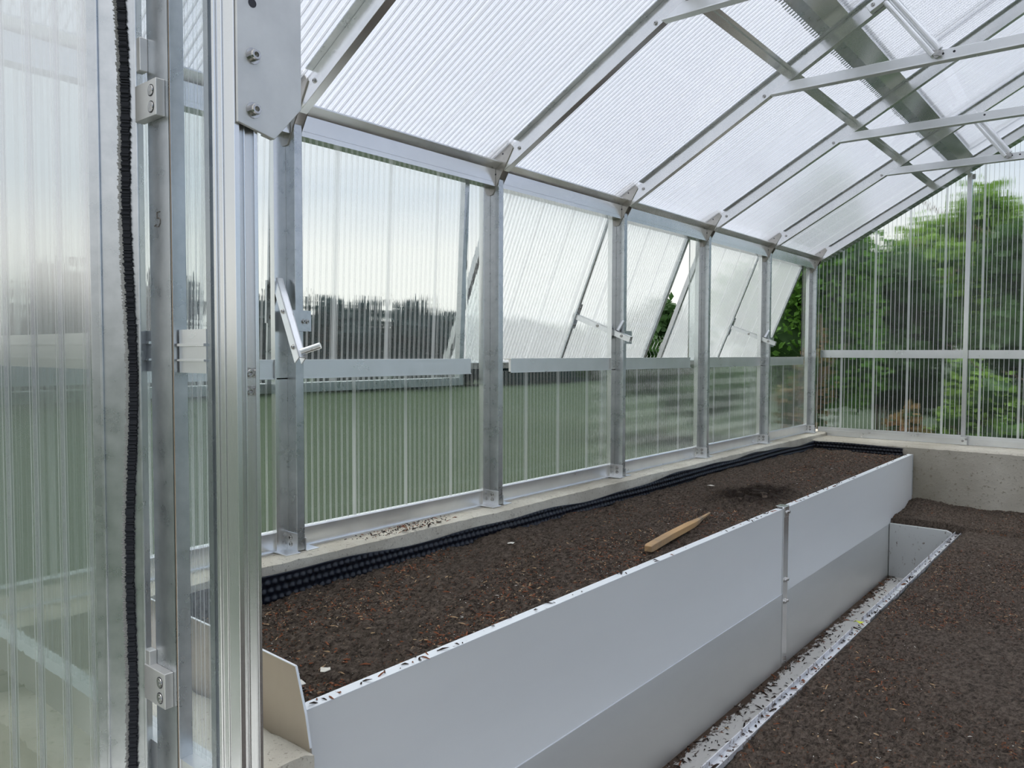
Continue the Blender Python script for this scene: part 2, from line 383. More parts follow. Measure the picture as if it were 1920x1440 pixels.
# ------------------------------------------------------------------ posts
def gusset_poly(grow=0): return [(-.012, 2.168), (.027, 2.172), (.139, 2.352), (.113, 2.392), (.02, 2.357), (-.012, 2.335)]
def make_post(k):
    y = YK[k]; corner = (k == 6)
    t = thing('wall_post', 'grey aluminium %s' % PT[k], 'post', (0, y - .015, .838), 'posts of the left wall')
    L = lambda x, yy, z: (x, yy - (y - .015), z - .838)
    mb = MB(); mb.box(L(.012, y - .030, .845), L(.060, y, 2.235)); 
    obj('post_tube', mb, 'galvanised', t, .0015)
    mb = MB(); mb.box(L(-.012, y - .075, .842), L(.012, y + .028, 2.25)); mb.box(L(.012, y - .078, .91), L(.016, y - .073, 2.2)); mb.box(L(.012, y + .025, .91), L(.016, y + .03, 2.2))
    obj('glazing_flange', mb, 'aluminium', t)
    for sgn, yy in ((-1, y - .0345), (1, y + .0005)):
        mb = MB(); mb.prism([(a, b - .838) for a, b in gusset_poly()], 'y', yy - (y - .015), yy + .004 - (y - .015))
        g = obj('gusset_plate', mb, 'gusset_steel', t)
        yb = (yy if sgn < 0 else yy + .004) - (y - .015)
        for (a, b) in ((-.002, 2.185), (-.002, 2.258), (-.002, 2.293), (.012, 2.325), (.035, 2.352), (.108, 2.382)):
            bolt(g, (a, yb, b - .838), (0, sgn, 0))
        for (a, b) in ((.085, 2.335), (.065, 2.295), (.045, 2.255)):
            h = MB(); h.tube([(a, yb, b - .838), (a, yb + sgn * .0006, b - .838)], .004, 10); obj('bolt_hole', h, 'groove_dark', g)
    # foot angle
    s = -1; mb = MB(); y1 = y - .030
    mb.box(L(.004, y1 - .003, .845), L(.064, y1, .905)); mb.box(L(.004, y1 - .055, .842), L(.078, y1, .846))
    ft = obj('foot_bracket', mb, 'aluminium_bright', t, .0008)
    for z in (.866, .888): bolt(ft, L(.03, y1 - .003, z), (0, -1, 0))
    mb = MB(); mb.box(L(.012, y, .845), L(.064, y + .003, .885)); mb.box(L(.012, y, .842), L(.07, y + .05, .845))
    obj('foot_bracket', mb, 'aluminium_bright', t, .0008)
    return t
for k in range(1, 7): make_post(k)

# ------------------------------------------------------------------ eave beams, one for each bay
BAY = ['beside the door gable', 'above the closed window', 'above the near half of the first open window', 'above the far half of the first open window',
       'above the near half of the far open window', 'ending at the far corner']
for k in range(6):
    ya, yb = YK[k] + .005, YK[k + 1] - .036
    if k == 0: ya = YF + .01
    mb = MB(); mb.prism([(.045, 2.2055), (.045, 2.276), (.084, 2.298), (.084, 2.303), (.04, 2.290), (-.02, 2.27), (-.01, 2.2055)], 'y', ya, yb)
    mb.box((.0445, ya, 2.223), (.0462, yb, 2.2245))
    o = obj('eave_beam', mb, 'aluminium'); tag(o, 'aluminium eave beam of the left wall %s' % BAY[k], 'beam', 'eave beams')
    bl = MB()
    for yy in (yb - .03, yb - .03): pass

# ------------------------------------------------------------------ base profile, left wall and far gable
mb = MB(); mb.prism([(.0, .838), (.003, .905), (.0, .909), (-.022, .909), (-.03, .838)], 'y', .56, 6.68)
mb.box((.0, .56, .838), (.010, 6.68, .8445))
o = obj('base_profile', mb, 'aluminium_bright'); tag(o, 'long aluminium base profile holding the left wall sheets on the plinth', 'profile')
mb = MB(); mb.box((.05, YE, .812), (W, YE + .03, .882)); mb.box((.05, YE - .006, .855), (W, YE, .860)); mb.box((.05, YE - .006, .812), (W, YE, .816))
o = obj('base_profile', mb, 'aluminium_bright'); tag(o, 'aluminium base profile along the foot of the far gable', 'profile')
mb = MB(); mb.box((.06, YE - .004, 1.469), (1.118, YE + .02, 1.5325)); mb.box((.06, YE - .008, 1.488), (1.118, YE - .004, 1.492))
o = obj('gable_rail', mb, 'aluminium_bright'); tag(o, 'aluminium cross rail of the far gable, left of the upright', 'rail')
mb = MB(); mb.box((1.152, YE - .004, 1.469), (2.60, YE + .02, 1.5325)); mb.box((1.152, YE - .008, 1.488), (2.60, YE - .004, 1.492))
o = obj('gable_rail', mb, 'aluminium_bright'); tag(o, 'aluminium cross rail of the far gable, right of the upright', 'rail')
t = thing('gable_upright', 'slim aluminium upright of the far gable, from plinth to end rafter', 'post', (1.135, YE - .01, .815))
mb = MB(); mb.box((-.015, -.03, .0), (.015, .02, roofz(1.135) - .815)); obj('post_tube', mb, 'aluminium', t, .0015)
mb = MB(); mb.box((-.022, -.034, 0), (.028, -.030, .06)); f = obj('foot_bracket', mb, 'aluminium_bright', t); bolt(f, (.0, -.034, .03), (0, -1, 0)); bolt(f, (.022, -.034, .045), (0, -1, 0))
mb = MB(); mb.box((.015, -.02, roofz(1.135) - .86), (.035, .0, roofz(1.135) - .825)); obj('top_bracket', mb, 'bolt_steel', t)

# ------------------------------------------------------------------ rafters, ties, struts
RL = ['the door gable', 'the first post', 'the second post', 'the third post', 'the fourth post', 'the fifth post', 'the end gable']
for k in range(0, 7):
    y = YK[k] if k else YF + .03; dy = .0 if k < 6 else .08
    t = thing('rafter', 'aluminium roof rafter rising from %s' % RL[k], 'rafter', (0.03, y - .015, RZ), 'rafters of the left roof slope')
    mb = MB(); h = .065 / CA; x0, x1 = .088, RX
    P = [(x - .03, RZ + SL * x - RZ + d) for x, d in ((x0, 0), (x1, 0), (x1, h), (x0, h))]
    mb.prism(P, 'y', -.015, .015 + dy); obj('rafter_tube', mb, 'aluminium', t, .0012)
    mb = MB(); P = [(x - .03, SL * x + d) for x, d in ((x0 + .07, h), (x1, h), (x1, h + .004), (x0 + .07, h + .004))]
    mb.prism(P, 'y', -.04, .04); obj('glazing_cap', mb, 'galvanised', t)
    if 1 <= k <= 5: bolt(t, (.80 - .03, -.015, SL * .80 + .02), (0, -1, 0)); bolt(t, (.17 - .03, -.015, SL * .17 + .035), (0, -1, 0))
    # ridge gusset
    xg = RX - .14; mb = MB(); mb.prism([(xg - .03, SL * xg - .01), (RX - .03, SL * RX - .09), (RX - .03, SL * RX + .05), (xg - .05, SL * xg + .045)], 'y', -.019, -.0155)
    g = obj('ridge_gusset', mb, 'gusset_steel', t); bolt(g, (xg + .005, -.019, SL * xg + .02), (0, -1, 0))
TZ = lambda x: 2.69 - .0132 * x
for k in range(1, 6):
    y = YK[k]; a = .835
    t = thing('tie_beam', 'aluminium tie beam crossing under the roof from %s rafter' % ['', 'the first', 'the second', 'the third', 'the fourth', 'the fifth'][k], 'beam', (a, y - .05, TZ(a)), 'tie beams under the roof')
    zz = TZ(a); y0 = -.0; b = W - a
    mb = MB(); mb.prism([(0, 0), (b - a, TZ(b) - zz), (b - a - .07, TZ(b) - zz + .044), (.078, .044)], 'y', -.0, .034)
    mb.prism([(0, 0), (b - a, TZ(b) - zz), (b - a, TZ(b) - zz + .004), (0, .004)], 'y', -.004, .0)
    obj('tie_bar', mb, 'aluminium_bright', t, .001)
    bolt(t, (.03, -.004, .022), (0, -1, 0)) if False else None
    for x in ((.70, .74) if k % 2 else (.70,)):
        h = MB(); h.tube([(x, -.0006, .028 + TZ(a + x) - zz), (x, 0, .028 + TZ(a + x) - zz)], .005, 10); obj('bolt_hole', h, 'groove_dark', t)
for k, nm in ((3, 'near'), (5, 'far')):
    y = YK[k] - .06
    p0 = Vector((1.515, y, 2.705)); p1 = Vector((1.325, y, 2.975))
    t = thing('vent_opener', 'grooved aluminium vent opener arm, the %s one of two between tie beam and roof' % nm, 'opener', p0, 'roof vent openers')
    d = (p1 - p0); u = d.normalized(); sd = Vector((0, 1, 0)).cross(u).normalized()
    mb = MB()
    for off, r in ((-.014, .0125), (.014, .0125)): mb.tube([sd * off, d + sd * off], r, 16)
    mb.bar(Vector((0, .004, 0)), d + Vector((0, .004, 0)), .03, .014, up=(0, 1, 0)); obj('cylinder', mb, 'aluminium_bright', t, smooth=False)
    mb = MB(); mb.tube([Vector((0, -.006, -.012)), Vector((0, .035, -.012))], .011, 14); mb.bar(Vector((-.02, 0, 0)), Vector((.02, 0, -.01)), .02, .02); obj('pivot', mb, 'bolt_steel', t)
    mb = MB(); mb.bar(d + Vector((-.07, .0, -.035)), d + Vector((.02, .0, .015)), .03, .035); b_ = obj('top_bracket', mb, 'aluminium_bright', t, .002); bolt(b_, d + Vector((-.05, -.016, -.022)), (0, -1, 0))
# purlins
yA, yB = YF + .05, YE + .02
def along(x, up): return (x, RZ + SL * x + up)
mb = MB(); nx, nz = -SL * CA, CA
def rp(x, h): return (x + nx * h, RZ + SL * x + nz * h)
mb = MB(); mb.prism([rp(.905, .048), rp(.930, .048), rp(.930, .064), rp(.905, .064)], 'y', yA, yB); mb.prism([rp(.930, .060), rp(.945, .060), rp(.945, .064), rp(.930, .064)], 'y', yA, yB)
o = obj('purlin', mb, 'aluminium'); tag(o, 'thin dark purlin running the length of the roof below the vents', 'purlin')
t = thing('vent_sill', 'broad dark metal sill running across the rafters at the roof vents', 'sill', (1.1, yA, RZ + SL * 1.1 + .07))
L = lambda p: (p[0] - 1.1, p[1] - (RZ + SL * 1.1 + .07))
mb = MB(); mb.prism([L(rp(1.130, .066)), L(rp(1.205, .066)), L(rp(1.205, .070)), L(rp(1.130, .070))], 'y', 0, yB - yA); obj('sill_plate', mb, 'aluminium', t)
mb = MB(); mb.prism([L(rp(1.088, .0665)), L(rp(1.130, .0665)), L(rp(1.130, .071)), L(rp(1.088, .071))], 'y', 0, yB - yA); obj('closing_strip', mb, 'galvanised', t)
mb = MB()
for yy in np.arange(.0, yB - yA, .0254):
    l = .012 + .006 * rng.random(); mb.prism([L(rp(1.088 - l, .066)), L(rp(1.088, .066)), L(rp(1.088, .069)), L(rp(1.088 - l, .069))], 'y', yy, yy + .009)
fr = obj('sheet_end_teeth', mb, 'galvanised', t); fr['kind'] = 'stuff'
# vent frames on the roof between the rafters
for k, nm in ((3, 'near'), (5, 'far')):
    y = YK[k]; t = thing('roof_vent', 'aluminium framed roof vent, the %s one above the sill' % nm, 'vent', (1.21, y - .9, RZ + SL * 1.21 + .075), 'roof vents')
    L2 = lambda p: (p[0] - 1.21, p[1] - (RZ + SL * 1.21 + .075))
    for ys in (.02, .86, 1.7):
        mb = MB(); mb.prism([L2(rp(1.21, .100)), L2(rp(1.80, .100)), L2(rp(1.80, .114)), L2(rp(1.21, .114))], 'y', ys, ys + .022); obj('stile', mb, 'galvanised', t)
    mb = MB(); mb.prism([L2(rp(1.21, .100)), L2(rp(1.225, .100)), L2(rp(1.225, .114)), L2(rp(1.21, .114))], 'y', .02, 1.72); obj('bottom_rail', mb, 'aluminium', t)
mb = MB(); mb.prism([(RX - .03, roofz(RX) - .02), (RX + .03, roofz(RX) - .02), (RX + .03, roofz(RX) + .08), (RX, roofz(RX) + .095), (RX - .03, roofz(RX) + .08)], 'y', YF, YE + .03)
tag(obj('ridge_beam', mb, 'aluminium'), 'aluminium ridge beam along the top of the roof', 'beam')

# ------------------------------------------------------------------ glazing sheets (structure)
# left wall: below the rails, and the fixed strips beside posts 2, 4 and 6
RZT, RZB = 1.475, 1.410
ox = -.012
def lw(name, ya, yb, za, zb): 
    return [(ya, za), (yb, za), (yb, zb), (ya, zb)]
def wall_sheet(name, rects, mat, org, xa, ya_):
    X = Vector(xa); Y = Vector(ya_); Z = X.cross(Y); m = Matrix((X, Y, Z)).transposed().to_4x4(); m.translation = Vector(org)
    mb = MB()
    for (a, b, c, d) in rects: mb.prism([(a, c), (b, c), (b, d), (a, d)], 'z', 0, .008)
    o = obj(name, mb, mat, mw=m); o['kind'] = 'structure'; return o
rects = [(YF, YK[1] - .02, .885, 1.42)]
for k in range(1, 6): rects.append((YK[k] - .01, YK[k + 1] - .02, .885, 1.42))
rects.append((YK[6] - .01, YE, .885, 2.27))
for k in (2, 4, 6): rects.append((YK[k] - .15, YK[k] - .02, 1.42, 2.27))
for k in (2, 4): rects.append((YK[k] - .01, YK[k] + .03, 1.42, 2.27))
wall_sheet('wall_left', rects, 'poly_wall', (-.018, 0, 0), (0, 1, 0), (0, 0, 1))
wall_sheet('wall_right', [(YF, YE, .885, 2.27)], 'poly_wall', (W + .01, 0, 0), (0, 1, 0), (0, 0, 1))
# far gable
gp = [(.0, .86), (W, .86), (W, 2.26), (RX, roofz(RX) + .05), (.0, 2.26)]
sheet('wall_end', 'poly_gable', (0, YE + .02, 0), (1, 0, 0), (0, 0, 1), gp)['kind'] = 'structure'
# roof slopes: local X along y, local Y up the slope
Ls = RX / CA + .03
def slope(name, side):
    up = Vector((CA, 0, SL * CA)) if side > 0 else Vector((-CA, 0, SL * CA))
    X = Vector((0, 1, 0)) if side < 0 else Vector((0, 1, 0)); Z = X.cross(up)
    org = Vector((-.04 if side > 0 else W + .04, 0, RZ + SL * -.04 + .0746 + .018))
    m = Matrix((X, up, Z)).transposed().to_4x4(); m.translation = org; mb = MB(); mb.prism([(YF - .05, -.02), (YE + .08, -.02), (YE + .08, Ls), (YF - .05, Ls)], 'z', 0, .008)
    o = obj(name, mb, 'poly_roof', mw=m); o['kind'] = 'structure'
slope('ceiling_left', 1); slope('ceiling_right', -1)

# ------------------------------------------------------------------ windows of the left wall, hinged under the eave
WIN = [(1, .62, 2.395, 2.6), (2, YK[2] + .045, YK[4] - .155, 22.5), (3, YK[4] + .045, YK[6] - .155, 22.5)]
for (i, ya, yb, ang) in WIN:
    t = bpy.data.objects.new('window_%d' % i, None); C.objects.link(t); t['kind'] = 'structure'; t.location = (-.022, ya, 2.215); t.rotation_euler = (0, math.radians(ang), 0)
    # local: x outward is -x, z down is negative
    Hh = .825; Wd = yb - ya
    m = Matrix(((0, 0, 1, 0), (1, 0, 0, 0), (0, 1, 0, 0), (0, 0, 0, 1)))
    mb = MB(); mb.prism([(.01, -Hh), (Wd - .01, -Hh), (Wd - .01, 0), (.01, 0)], 'z', -.006, .002); obj('pane', mb, 'poly_window_closed' if i == 1 else 'poly_window_lit', t, mw=m)
    for (a, b) in ((0, .022), (Wd - .026, Wd)):
        mb = MB(); mb.box((-.014, a, -Hh - .01), (.014, b, 0)); obj('stile', mb, 'galvanised', t)
    mid = YK[{1: 1, 2: 3, 3: 5}[i]] - .06 - ya
    mb = MB(); mb.box((.003, mid - .009, -Hh), (.012, mid + .009, 0)); obj('middle_stile', mb, 'galvanised', t)
    mb = MB(); mb.box((-.016, .0, -Hh - .028), (.016, Wd, -Hh + .004)); obj('bottom_rail', mb, 'galvanised', t)
    mb = MB(); mb.box((.008, mid - .018, -.62), (.018, mid + .018, -.48)); b_ = obj('stay_bracket', mb, 'galvanised', t); bolt(b_, (.018, mid, -.60), (1, 0, 0)); bolt(b_, (.018, mid, -.50), (1, 0, 0))
# rails under the windows
for (a, b, lab) in ((.60, 2.385, 'under the closed window'), (2.648, 4.396, 'under the first open window'), (4.605, 6.439, 'under the far open window')):
    mb = MB(); mb.box((-.004, a, 1.411), (.008, b, 1.470)); mb.box((-.03, a, 1.468), (.010, b, 1.475)); mb.box((-.004, a, 1.411), (.012, b, 1.415))
    o = obj('window_rail', mb, 'aluminium_bright'); tag(o, 'flat aluminium rail %s' % lab, 'rail', 'rails under the side windows')

# window stays: U channel bar with pins, from window bracket to the plate on the post
def stay(p_win, p_room, yk, plate_z, label, folded=False):
    p_win, p_room = Vector(p_win), Vector(p_room)
    t = thing('window_stay', label, 'window stay', p_room, 'window stays')
    d = p_win - p_room; u = d.normalized(); nrm = Vector((0, 1, 0)); up = u.cross(nrm).normalized(); up = up if up.z > 0 or folded else -up
    if up.x < 0 and folded: up = -up
    mb = MB(); w_, h_ = .025, .030; side = nrm - u * nrm.dot(u); side.normalize(); up = u.cross(side).normalized()
    if up.z < 0: up = -up
    def P(a, b, c): return u * a + side * b + up * c
    Ld = d.length
    for (b0, b1, c0, c1) in ((-w_ / 2, w_ / 2, h_ / 2 - .003, h_ / 2), (-w_ / 2, -w_ / 2 + .003, -h_ / 2, h_ / 2), (w_ / 2 - .003, w_ / 2, -h_ / 2, h_ / 2)):
        k = len(mb.v); mb.v += [tuple(P(a, b, c)) for a in (-.01, Ld + .01) for b, c in ((b0, c0), (b1, c0), (b1, c1), (b0, c1))]
        mb.f += [tuple(k + q for q in f) for f in ((0, 1, 2, 3), (7, 6, 5, 4), (0, 4, 5, 1), (1, 5, 6, 2), (2, 6, 7, 3), (3, 7, 4, 0))]
    obj('stay_bar', mb, 'aluminium_bright', t)
    for f in (.12, .55, .97): bolt(t, tuple(P(Ld * f, -w_ / 2, 0)), tuple(-side))
    hp = P(.012 if folded else Ld * .22, 0, h_ / 2)
    hd = (side * .75 + up * .9 - u * .1).normalized() if folded else (up * 1.0 + side * .45).normalized()
    mb = MB(); mb.tube([hp, hp + hd * .062], .0100, 16); obj('handle_pin', mb, 'aluminium_bright', t, smooth=False)
    pl = Vector((.062, yk - (.02 if folded else 0), plate_z)) - p_room
    mb = MB(); mb.box((pl.x, pl.y - .03, pl.z - .032), (pl.x + .004, pl.y + .046, pl.z + .036)); b_ = obj('post_plate', mb, 'galvanised', t)
    for dy in (.016, .03): bolt(b_, (pl.x + .004, pl.y + dy, pl.z), (1, 0, 0), None)
    return t
stay((-.01, 1.465, 1.745), (.20, 1.405, 1.482), YK[1], 1.60, 'folded aluminium window stay with handle pin hanging on the first post', True)
stay((-.235, 3.49, 1.705), (.105, YK[3] - .046, 1.575), YK[3], 1.582, 'aluminium stay propping open the first open window at the third post')
stay((-.235, 5.52, 1.705), (.105, YK[5] - .046, 1.575), YK[5], 1.582, 'aluminium stay propping open the far open window at the fifth post')

# ------------------------------------------------------------------ raised bed: planks, strap, plates
XB = .865; ZT, ZM = .753, .339
def plank(y0, y1, z0, z1, mat, lab, dx=0):
    t = thing('bed_plank', lab, 'plank', (XB - .015, (y0 + y1) / 2, z0), 'planks of the raised bed')
    h = (y1 - y0) / 2; mb = MB(); mb.box((-.017 - dx, -h, 0), (.015 - dx, h, z1 - z0 - .002)); obj('plank_face', mb, mat, t, .001)
    mb = MB(); mb.box((-.017 - dx, -h, z1 - z0 - .002), (.0155 - dx, h, z1 - z0)); obj('top_edge', mb, 'dirty_edge' if z1 > .5 else 'plank_edge', t)
    return t
YS = 3.70; YC = 6.33
plank(.945, YS - .004, ZM, ZT, 'plank_coated', 'long grey upper plank of the raised bed, nearer the door')
plank(YS + .004, YC, ZM, ZT, 'plank_coated', 'grey upper plank of the raised bed, from strap to far plinth')
plank(.945, YS - .004, -.04, ZM, 'plank_raw', 'darker grey lower plank of the raised bed, nearer the door', -.0025)
plank(YS + .004, YC, -.04, ZM, 'plank_raw', 'darker grey lower plank of the raised bed, from strap to far plinth', .002)
t = thing('joint_strap', 'vertical metal strap with bolts over the joint of the bed planks', 'strap', (XB, YS, -.02))
mb = MB(); mb.box((-.002, -.030, .0), (.008, .030, ZT + .03)); mb.box((-.035, -.030, ZT + .028), (.008, .030, ZT + .032)); mb.box((.0, -.026, ZT - .02), (.011, .026, ZT + .03)); obj('strap', mb, 'aluminium', t, .001)
for z in (.735, .405, .300):
    for dy in (-.013, .013): bolt(t, (.008, dy, z + .02), (1, 0, 0), BIG)
mb = MB(); mb.box((XB - .02, YC - .012, .45), (XB + .004, YC - .002, ZT)); tag(obj('corner_clip', mb, 'galvanised'), 'small metal clip fixing the bed planks to the far plinth', 'clip')
# end plate of the bed at the door
t = thing('end_plate', 'bare brownish metal end plate of the raised bed, standing above the boards by the door', 'end plate', (.6, .932, .60))
mb = MB(); mb.prism([(-.47, -.0), (.312, .0), (.3, .09), (.284, .157), (.252, .247), (.07, .252), (-.47, .256)], 'y', -.002, .002); obj('plate', mb, 'end_plate', t)
mb = MB(); mb.prism([(.3015, .09), (.2855, .157), (.2535, .247), (.252, .247), (.284, .157), (.3, .09)], 'y', -.0025, .0025); mb.prism([(-.47, .256), (.07, .252), (.252, .247), (.252, .2485), (.07, .2535), (-.47, .2575)], 'y', -.0025, .0025); obj('cut_edge', mb, 'plank_edge', t)
# trench: floor, right plank, cross panel, channels
mb = MB(); mb.box((XB + .001, .30, -.06), (1.262, 5.69, -.02)); struct('floor_trench', mb, 'path_stone')
t = thing('cross_panel', 'short grey cross panel with soil smears closing the trench', 'panel', (1.06, 5.70, -.02)); 
mb = MB(); h0, h1 = 0, .362; mb.prism([(-.193, h0), (.195, h0), (.195, h1 - .045), (.178, h1 - .012), (.15, h1), (-.193, h1)], 'y', -.014, .012); obj('panel', mb, 'trench_panel', t, .001)
mb = MB(); mb.box((1.262, .35, -.04), (1.285, 5.72, .318)); tag(obj('trench_plank', mb, 'plank_raw'), 'low plank on the right side of the trench, topped by channels', 'plank')
def chan(x0, y0, y1, lab):
    mb = MB(); w_ = .036; mb.box((x0, y0, .318), (x0 + w_, y1, .322)); mb.box((x0, y0, .322), (x0 + .003, y1, .338)); mb.box((x0 + w_ - .003, y0, .322), (x0 + w_, y1, .336))
    tag(obj('channel', mb, 'channel_metal'), lab, 'channel', 'channels along the trench')
chan(1.262, .35, 3.42, 'aluminium U channel with soil in it, nearer piece along the trench')
chan(1.256, 3.58, 5.86, 'aluminium U channel with soil in it, far piece along the trench')

# ------------------------------------------------------------------ soil
def fbm(X, Y, seed, scales):
    r = np.random.default_rng(seed); Z = np.zeros_like(X)
    for sc, amp in scales:
        for _ in range(10):
            a = r.random() * 2 * np.pi; ph = r.random() * 6.28; f = sc * (.6 + .8 * r.random())
            Z += amp / 3.2 * np.sin((X * np.cos(a) + Y * np.sin(a)) * f + ph + 1.3 * np.sin((Y * np.cos(a) - X * np.sin(a)) * f * .7 + ph))
    return Z
def grid_obj(name, x0, x1, y0, y1, step, hf, mat, dark=None):
    nx = int((x1 - x0) / step) + 1; ny = int((y1 - y0) / step) + 1
    xs = np.linspace(x0, x1, nx); ys = np.linspace(y0, y1, ny); X, Y = np.meshgrid(xs, ys); Z = hf(X, Y)
    vs = np.stack([X, Y, Z], -1).reshape(-1, 3)
    I = np.arange(nx * ny).reshape(ny, nx); F = np.stack([I[:-1, :-1], I[:-1, 1:], I[1:, 1:], I[1:, :-1]], -1).reshape(-1, 4)
    me = bpy.data.meshes.new(name); me.vertices.add(len(vs)); me.vertices.foreach_set('co', vs.ravel())
    me.loops.add(F.size); me.loops.foreach_set('vertex_index', F.ravel()); me.polygons.add(len(F)); me.polygons.foreach_set('loop_start', np.arange(0, F.size, 4)); me.polygons.foreach_set('loop_total', np.full(len(F), 4))
    me.polygons.foreach_set('use_smooth', np.ones(len(F), bool)); me.update(calc_edges=True); me.materials.append(MAT[mat])
    at = me.attributes.new('dark', 'FLOAT', 'POINT'); at.data.foreach_set('value', (dark(X, Y) if dark is not None else np.zeros_like(X)).ravel())
    o = bpy.data.objects.new(name, me); C.objects.link(o); return o
HX, HY = .62, 3.93      # freshly dug clods
def bump2(X, Y, cx, cy, sx, sy): return np.exp(-((X - cx) / sx) ** 2 - ((Y - cy) / sy) ** 2)
crumb = np.random.default_rng(3)
def bed_h(X, Y):
    z = .742 + fbm(X, Y, 1, [(2.2, .006), (9, .006), (30, .004), (85, .0022)])
    z += .012 * bump2(X, Y, .25, 2.3, .12, .5) - .016 * bump2(X, Y, .20, 1.9, .08, .25) + .018 * bump2(X, Y, .22, 4.6, .12, .9) - .018 * bump2(X, Y, HX - .04, HY - .02, .13, .12)
    z += bump2(X, Y, HX, HY, .16, .26) * np.abs(fbm(X, Y, 9, [(40, .05), (70, .03)]))
    if np.ndim(X) and X.size > 5: z = z + crumb.normal(0, .0026, X.shape)
    lim = ZT - .004 + .03 * np.clip((XB - .06 - X) / .1, 0, 1)
    return np.minimum(z, lim)
o = grid_obj('raised_bed_soil', .124, XB - .032, .936, YC, .0065, bed_h, 'soil', lambda X, Y: np.clip(1.4 * bump2(X, Y, HX, HY, .17, .27), 0, 1))
tag(o, 'dark brown soil filling the raised bed behind the grey planks', 'soil', kind='stuff')
def low_h(X, Y):
    z = .325 + fbm(X, Y, 5, [(1.6, .008), (8, .006), (28, .004), (80, .002)]) + .075 * np.clip((Y - 4.6) / 1.7, 0, 1)
    z += .03 * bump2(X, Y, 1.9, 3.4, .5, .8)
    z = z + crumb.normal(0, .0028, X.shape) + .03 * bump2(X, Y, .95, 6.25, .12, .12)
    e = np.clip((X - 1.298) / .03, 0, 1); mask = (Y < 5.72)
    z = np.where(mask, np.minimum(z, .331 + .02 * e), z)
    return z
o = grid_obj('path_soil', 1.299, 3.72, .45, YC, .010, low_h, 'soil'); tag(o, 'dark brown soil of the lower ground right of the trench', 'soil', kind='stuff')
o = grid_obj('filled_soil', XB + .002, 1.305, 5.715, YC, .010, low_h, 'soil'); tag(o, 'soil filling the corner behind the trench cross panel', 'soil', kind='stuff')

# debris: bark chips, grit, straw: nobody could count it
def scatter(name, n_, x0, x1, y0, y1, hf, mats, label, size=(.0014, .0052), seed=1, long=.25, weight=None):
    r = np.random.default_rng(seed); me = bpy.data.meshes.new(name); V = []; F = []; MI = []
    for m_ in mats: me.materials.append(MAT[m_[0]])
    pr = np.array([m_[1] for m_ in mats]); pr = pr / pr.sum()
    i = 0
    while i < n_:
        x = r.uniform(x0, x1); y = y0 + (y1 - y0) * r.random() ** 1.25
        if weight is not None and r.random() > weight(x, y): continue
        i += 1
        k = r.choice(len(mats), p=pr); s = r.uniform(*size) * (.6 if mats[k][0] == 'chip_white' else 1); l = s * (r.uniform(3, 7) if r.random() < long else r.uniform(.8, 2)); s2 = s * .5
        a = r.uniform(0, math.pi); z = float(hf(np.array([[x]]), np.array([[y]]))[0, 0]) + s * .25
        ca, sa = math.cos(a), math.sin(a); ti = r.uniform(-.35, .35); b = len(V)
        for (p, q, h) in ((-l, -s2, 0), (l, -s2 * .6, 0), (l * .8, s2, 0), (-l * .7, s2 * .8, 0), (0, 0, s * .7)):
            V.append((x + p * .5 * ca - q * sa, y + p * .5 * sa + q * ca, z + h + p * ti * .5))
        F += [(b, b + 1, b + 4), (b + 1, b + 2, b + 4), (b + 2, b + 3, b + 4), (b + 3, b, b + 4)]; MI += [k] * 4
    me.from_pydata(V, [], F); me.polygons.foreach_set('material_index', MI); me.update()
    o = bpy.data.objects.new(name, me); C.objects.link(o); tag(o, label, 'debris', kind='stuff'); return o
MX = [('chip_red', 2.3), ('chip_tan', .9), ('chip_white', .4), ('chip_dark', 5)]
bz = lambda X, Y: .744 + fbm(X, Y, 1, [(2.2, .006), (9, .006), (30, .004), (85, .0022)]) - .002
lz = lambda X, Y: np.minimum(.327 + fbm(X, Y, 5, [(1.6, .008), (8, .006), (28, .004)]) + .075 * np.clip((Y - 4.6) / 1.7, 0, 1) + .03 * bump2(X, Y, 1.9, 3.4, .5, .8), np.where(Y < 5.72, .345, 9))
patch = lambda x, y: .25 + .75 * (math.sin(x * 9 + 2.1 * math.sin(y * 3)) * math.sin(y * 4.3 + x * 5) > .15)
scatter('bark_chips', 15000, .14, .82, .95, 6.3, bz, MX, 'bark chips and pale grit strewn over the raised bed', seed=2, weight=patch)
scatter('bark_chips', 19000, 1.31, 2.6, 1.3, 6.3, lz, MX, 'bark chips and pale grit strewn over the lower soil', seed=4, weight=patch)
scatter('soil_crumbs', 900, XB + .006, 1.25, 1.6, 5.66, lambda X, Y: np.full(X.shape, -.019), [('chip_dark', 6), ('chip_red', 1.2), ('chip_tan', .3)], 'soil crumbs on the pale trench floor', (.003, .008), seed=8, long=.5, weight=lambda x, y: 1 if (x < .93 or x > 1.2) else .35)
scatter('soil_crumbs', 110, XB - .03, XB - .004, .95, 6.3, lambda X, Y: np.full(X.shape, ZT + .0005), [('chip_dark', 5), ('chip_red', 1)], 'soil crumbs along the top edge of the planks', (.0025, .006), seed=9, long=.6, weight=lambda x, y: 1 if (y < 1.4 or 3.2 < y < 4.6) else .3)
scatter('soil_crumbs', 260, .03, .112, 1.55, 2.6, lambda X, Y: np.full(X.shape, .8425), [('chip_dark', 4), ('chip_red', 1.6)], 'soil crumbs spilled on the left plinth by the first post', (.0018, .0055), seed=10, weight=lambda x, y: max(0, 1 - abs(y - 1.98) / .3))
scatter('soil_crumbs', 150, 1.262, 1.292, 1.6, 5.8, lambda X, Y: np.full(X.shape, .3225), [('chip_dark', 5), ('chip_red', 1.5), ('chip_white', .4)], 'soil crumbs lying in the trench channels', (.004, .009), seed=11)

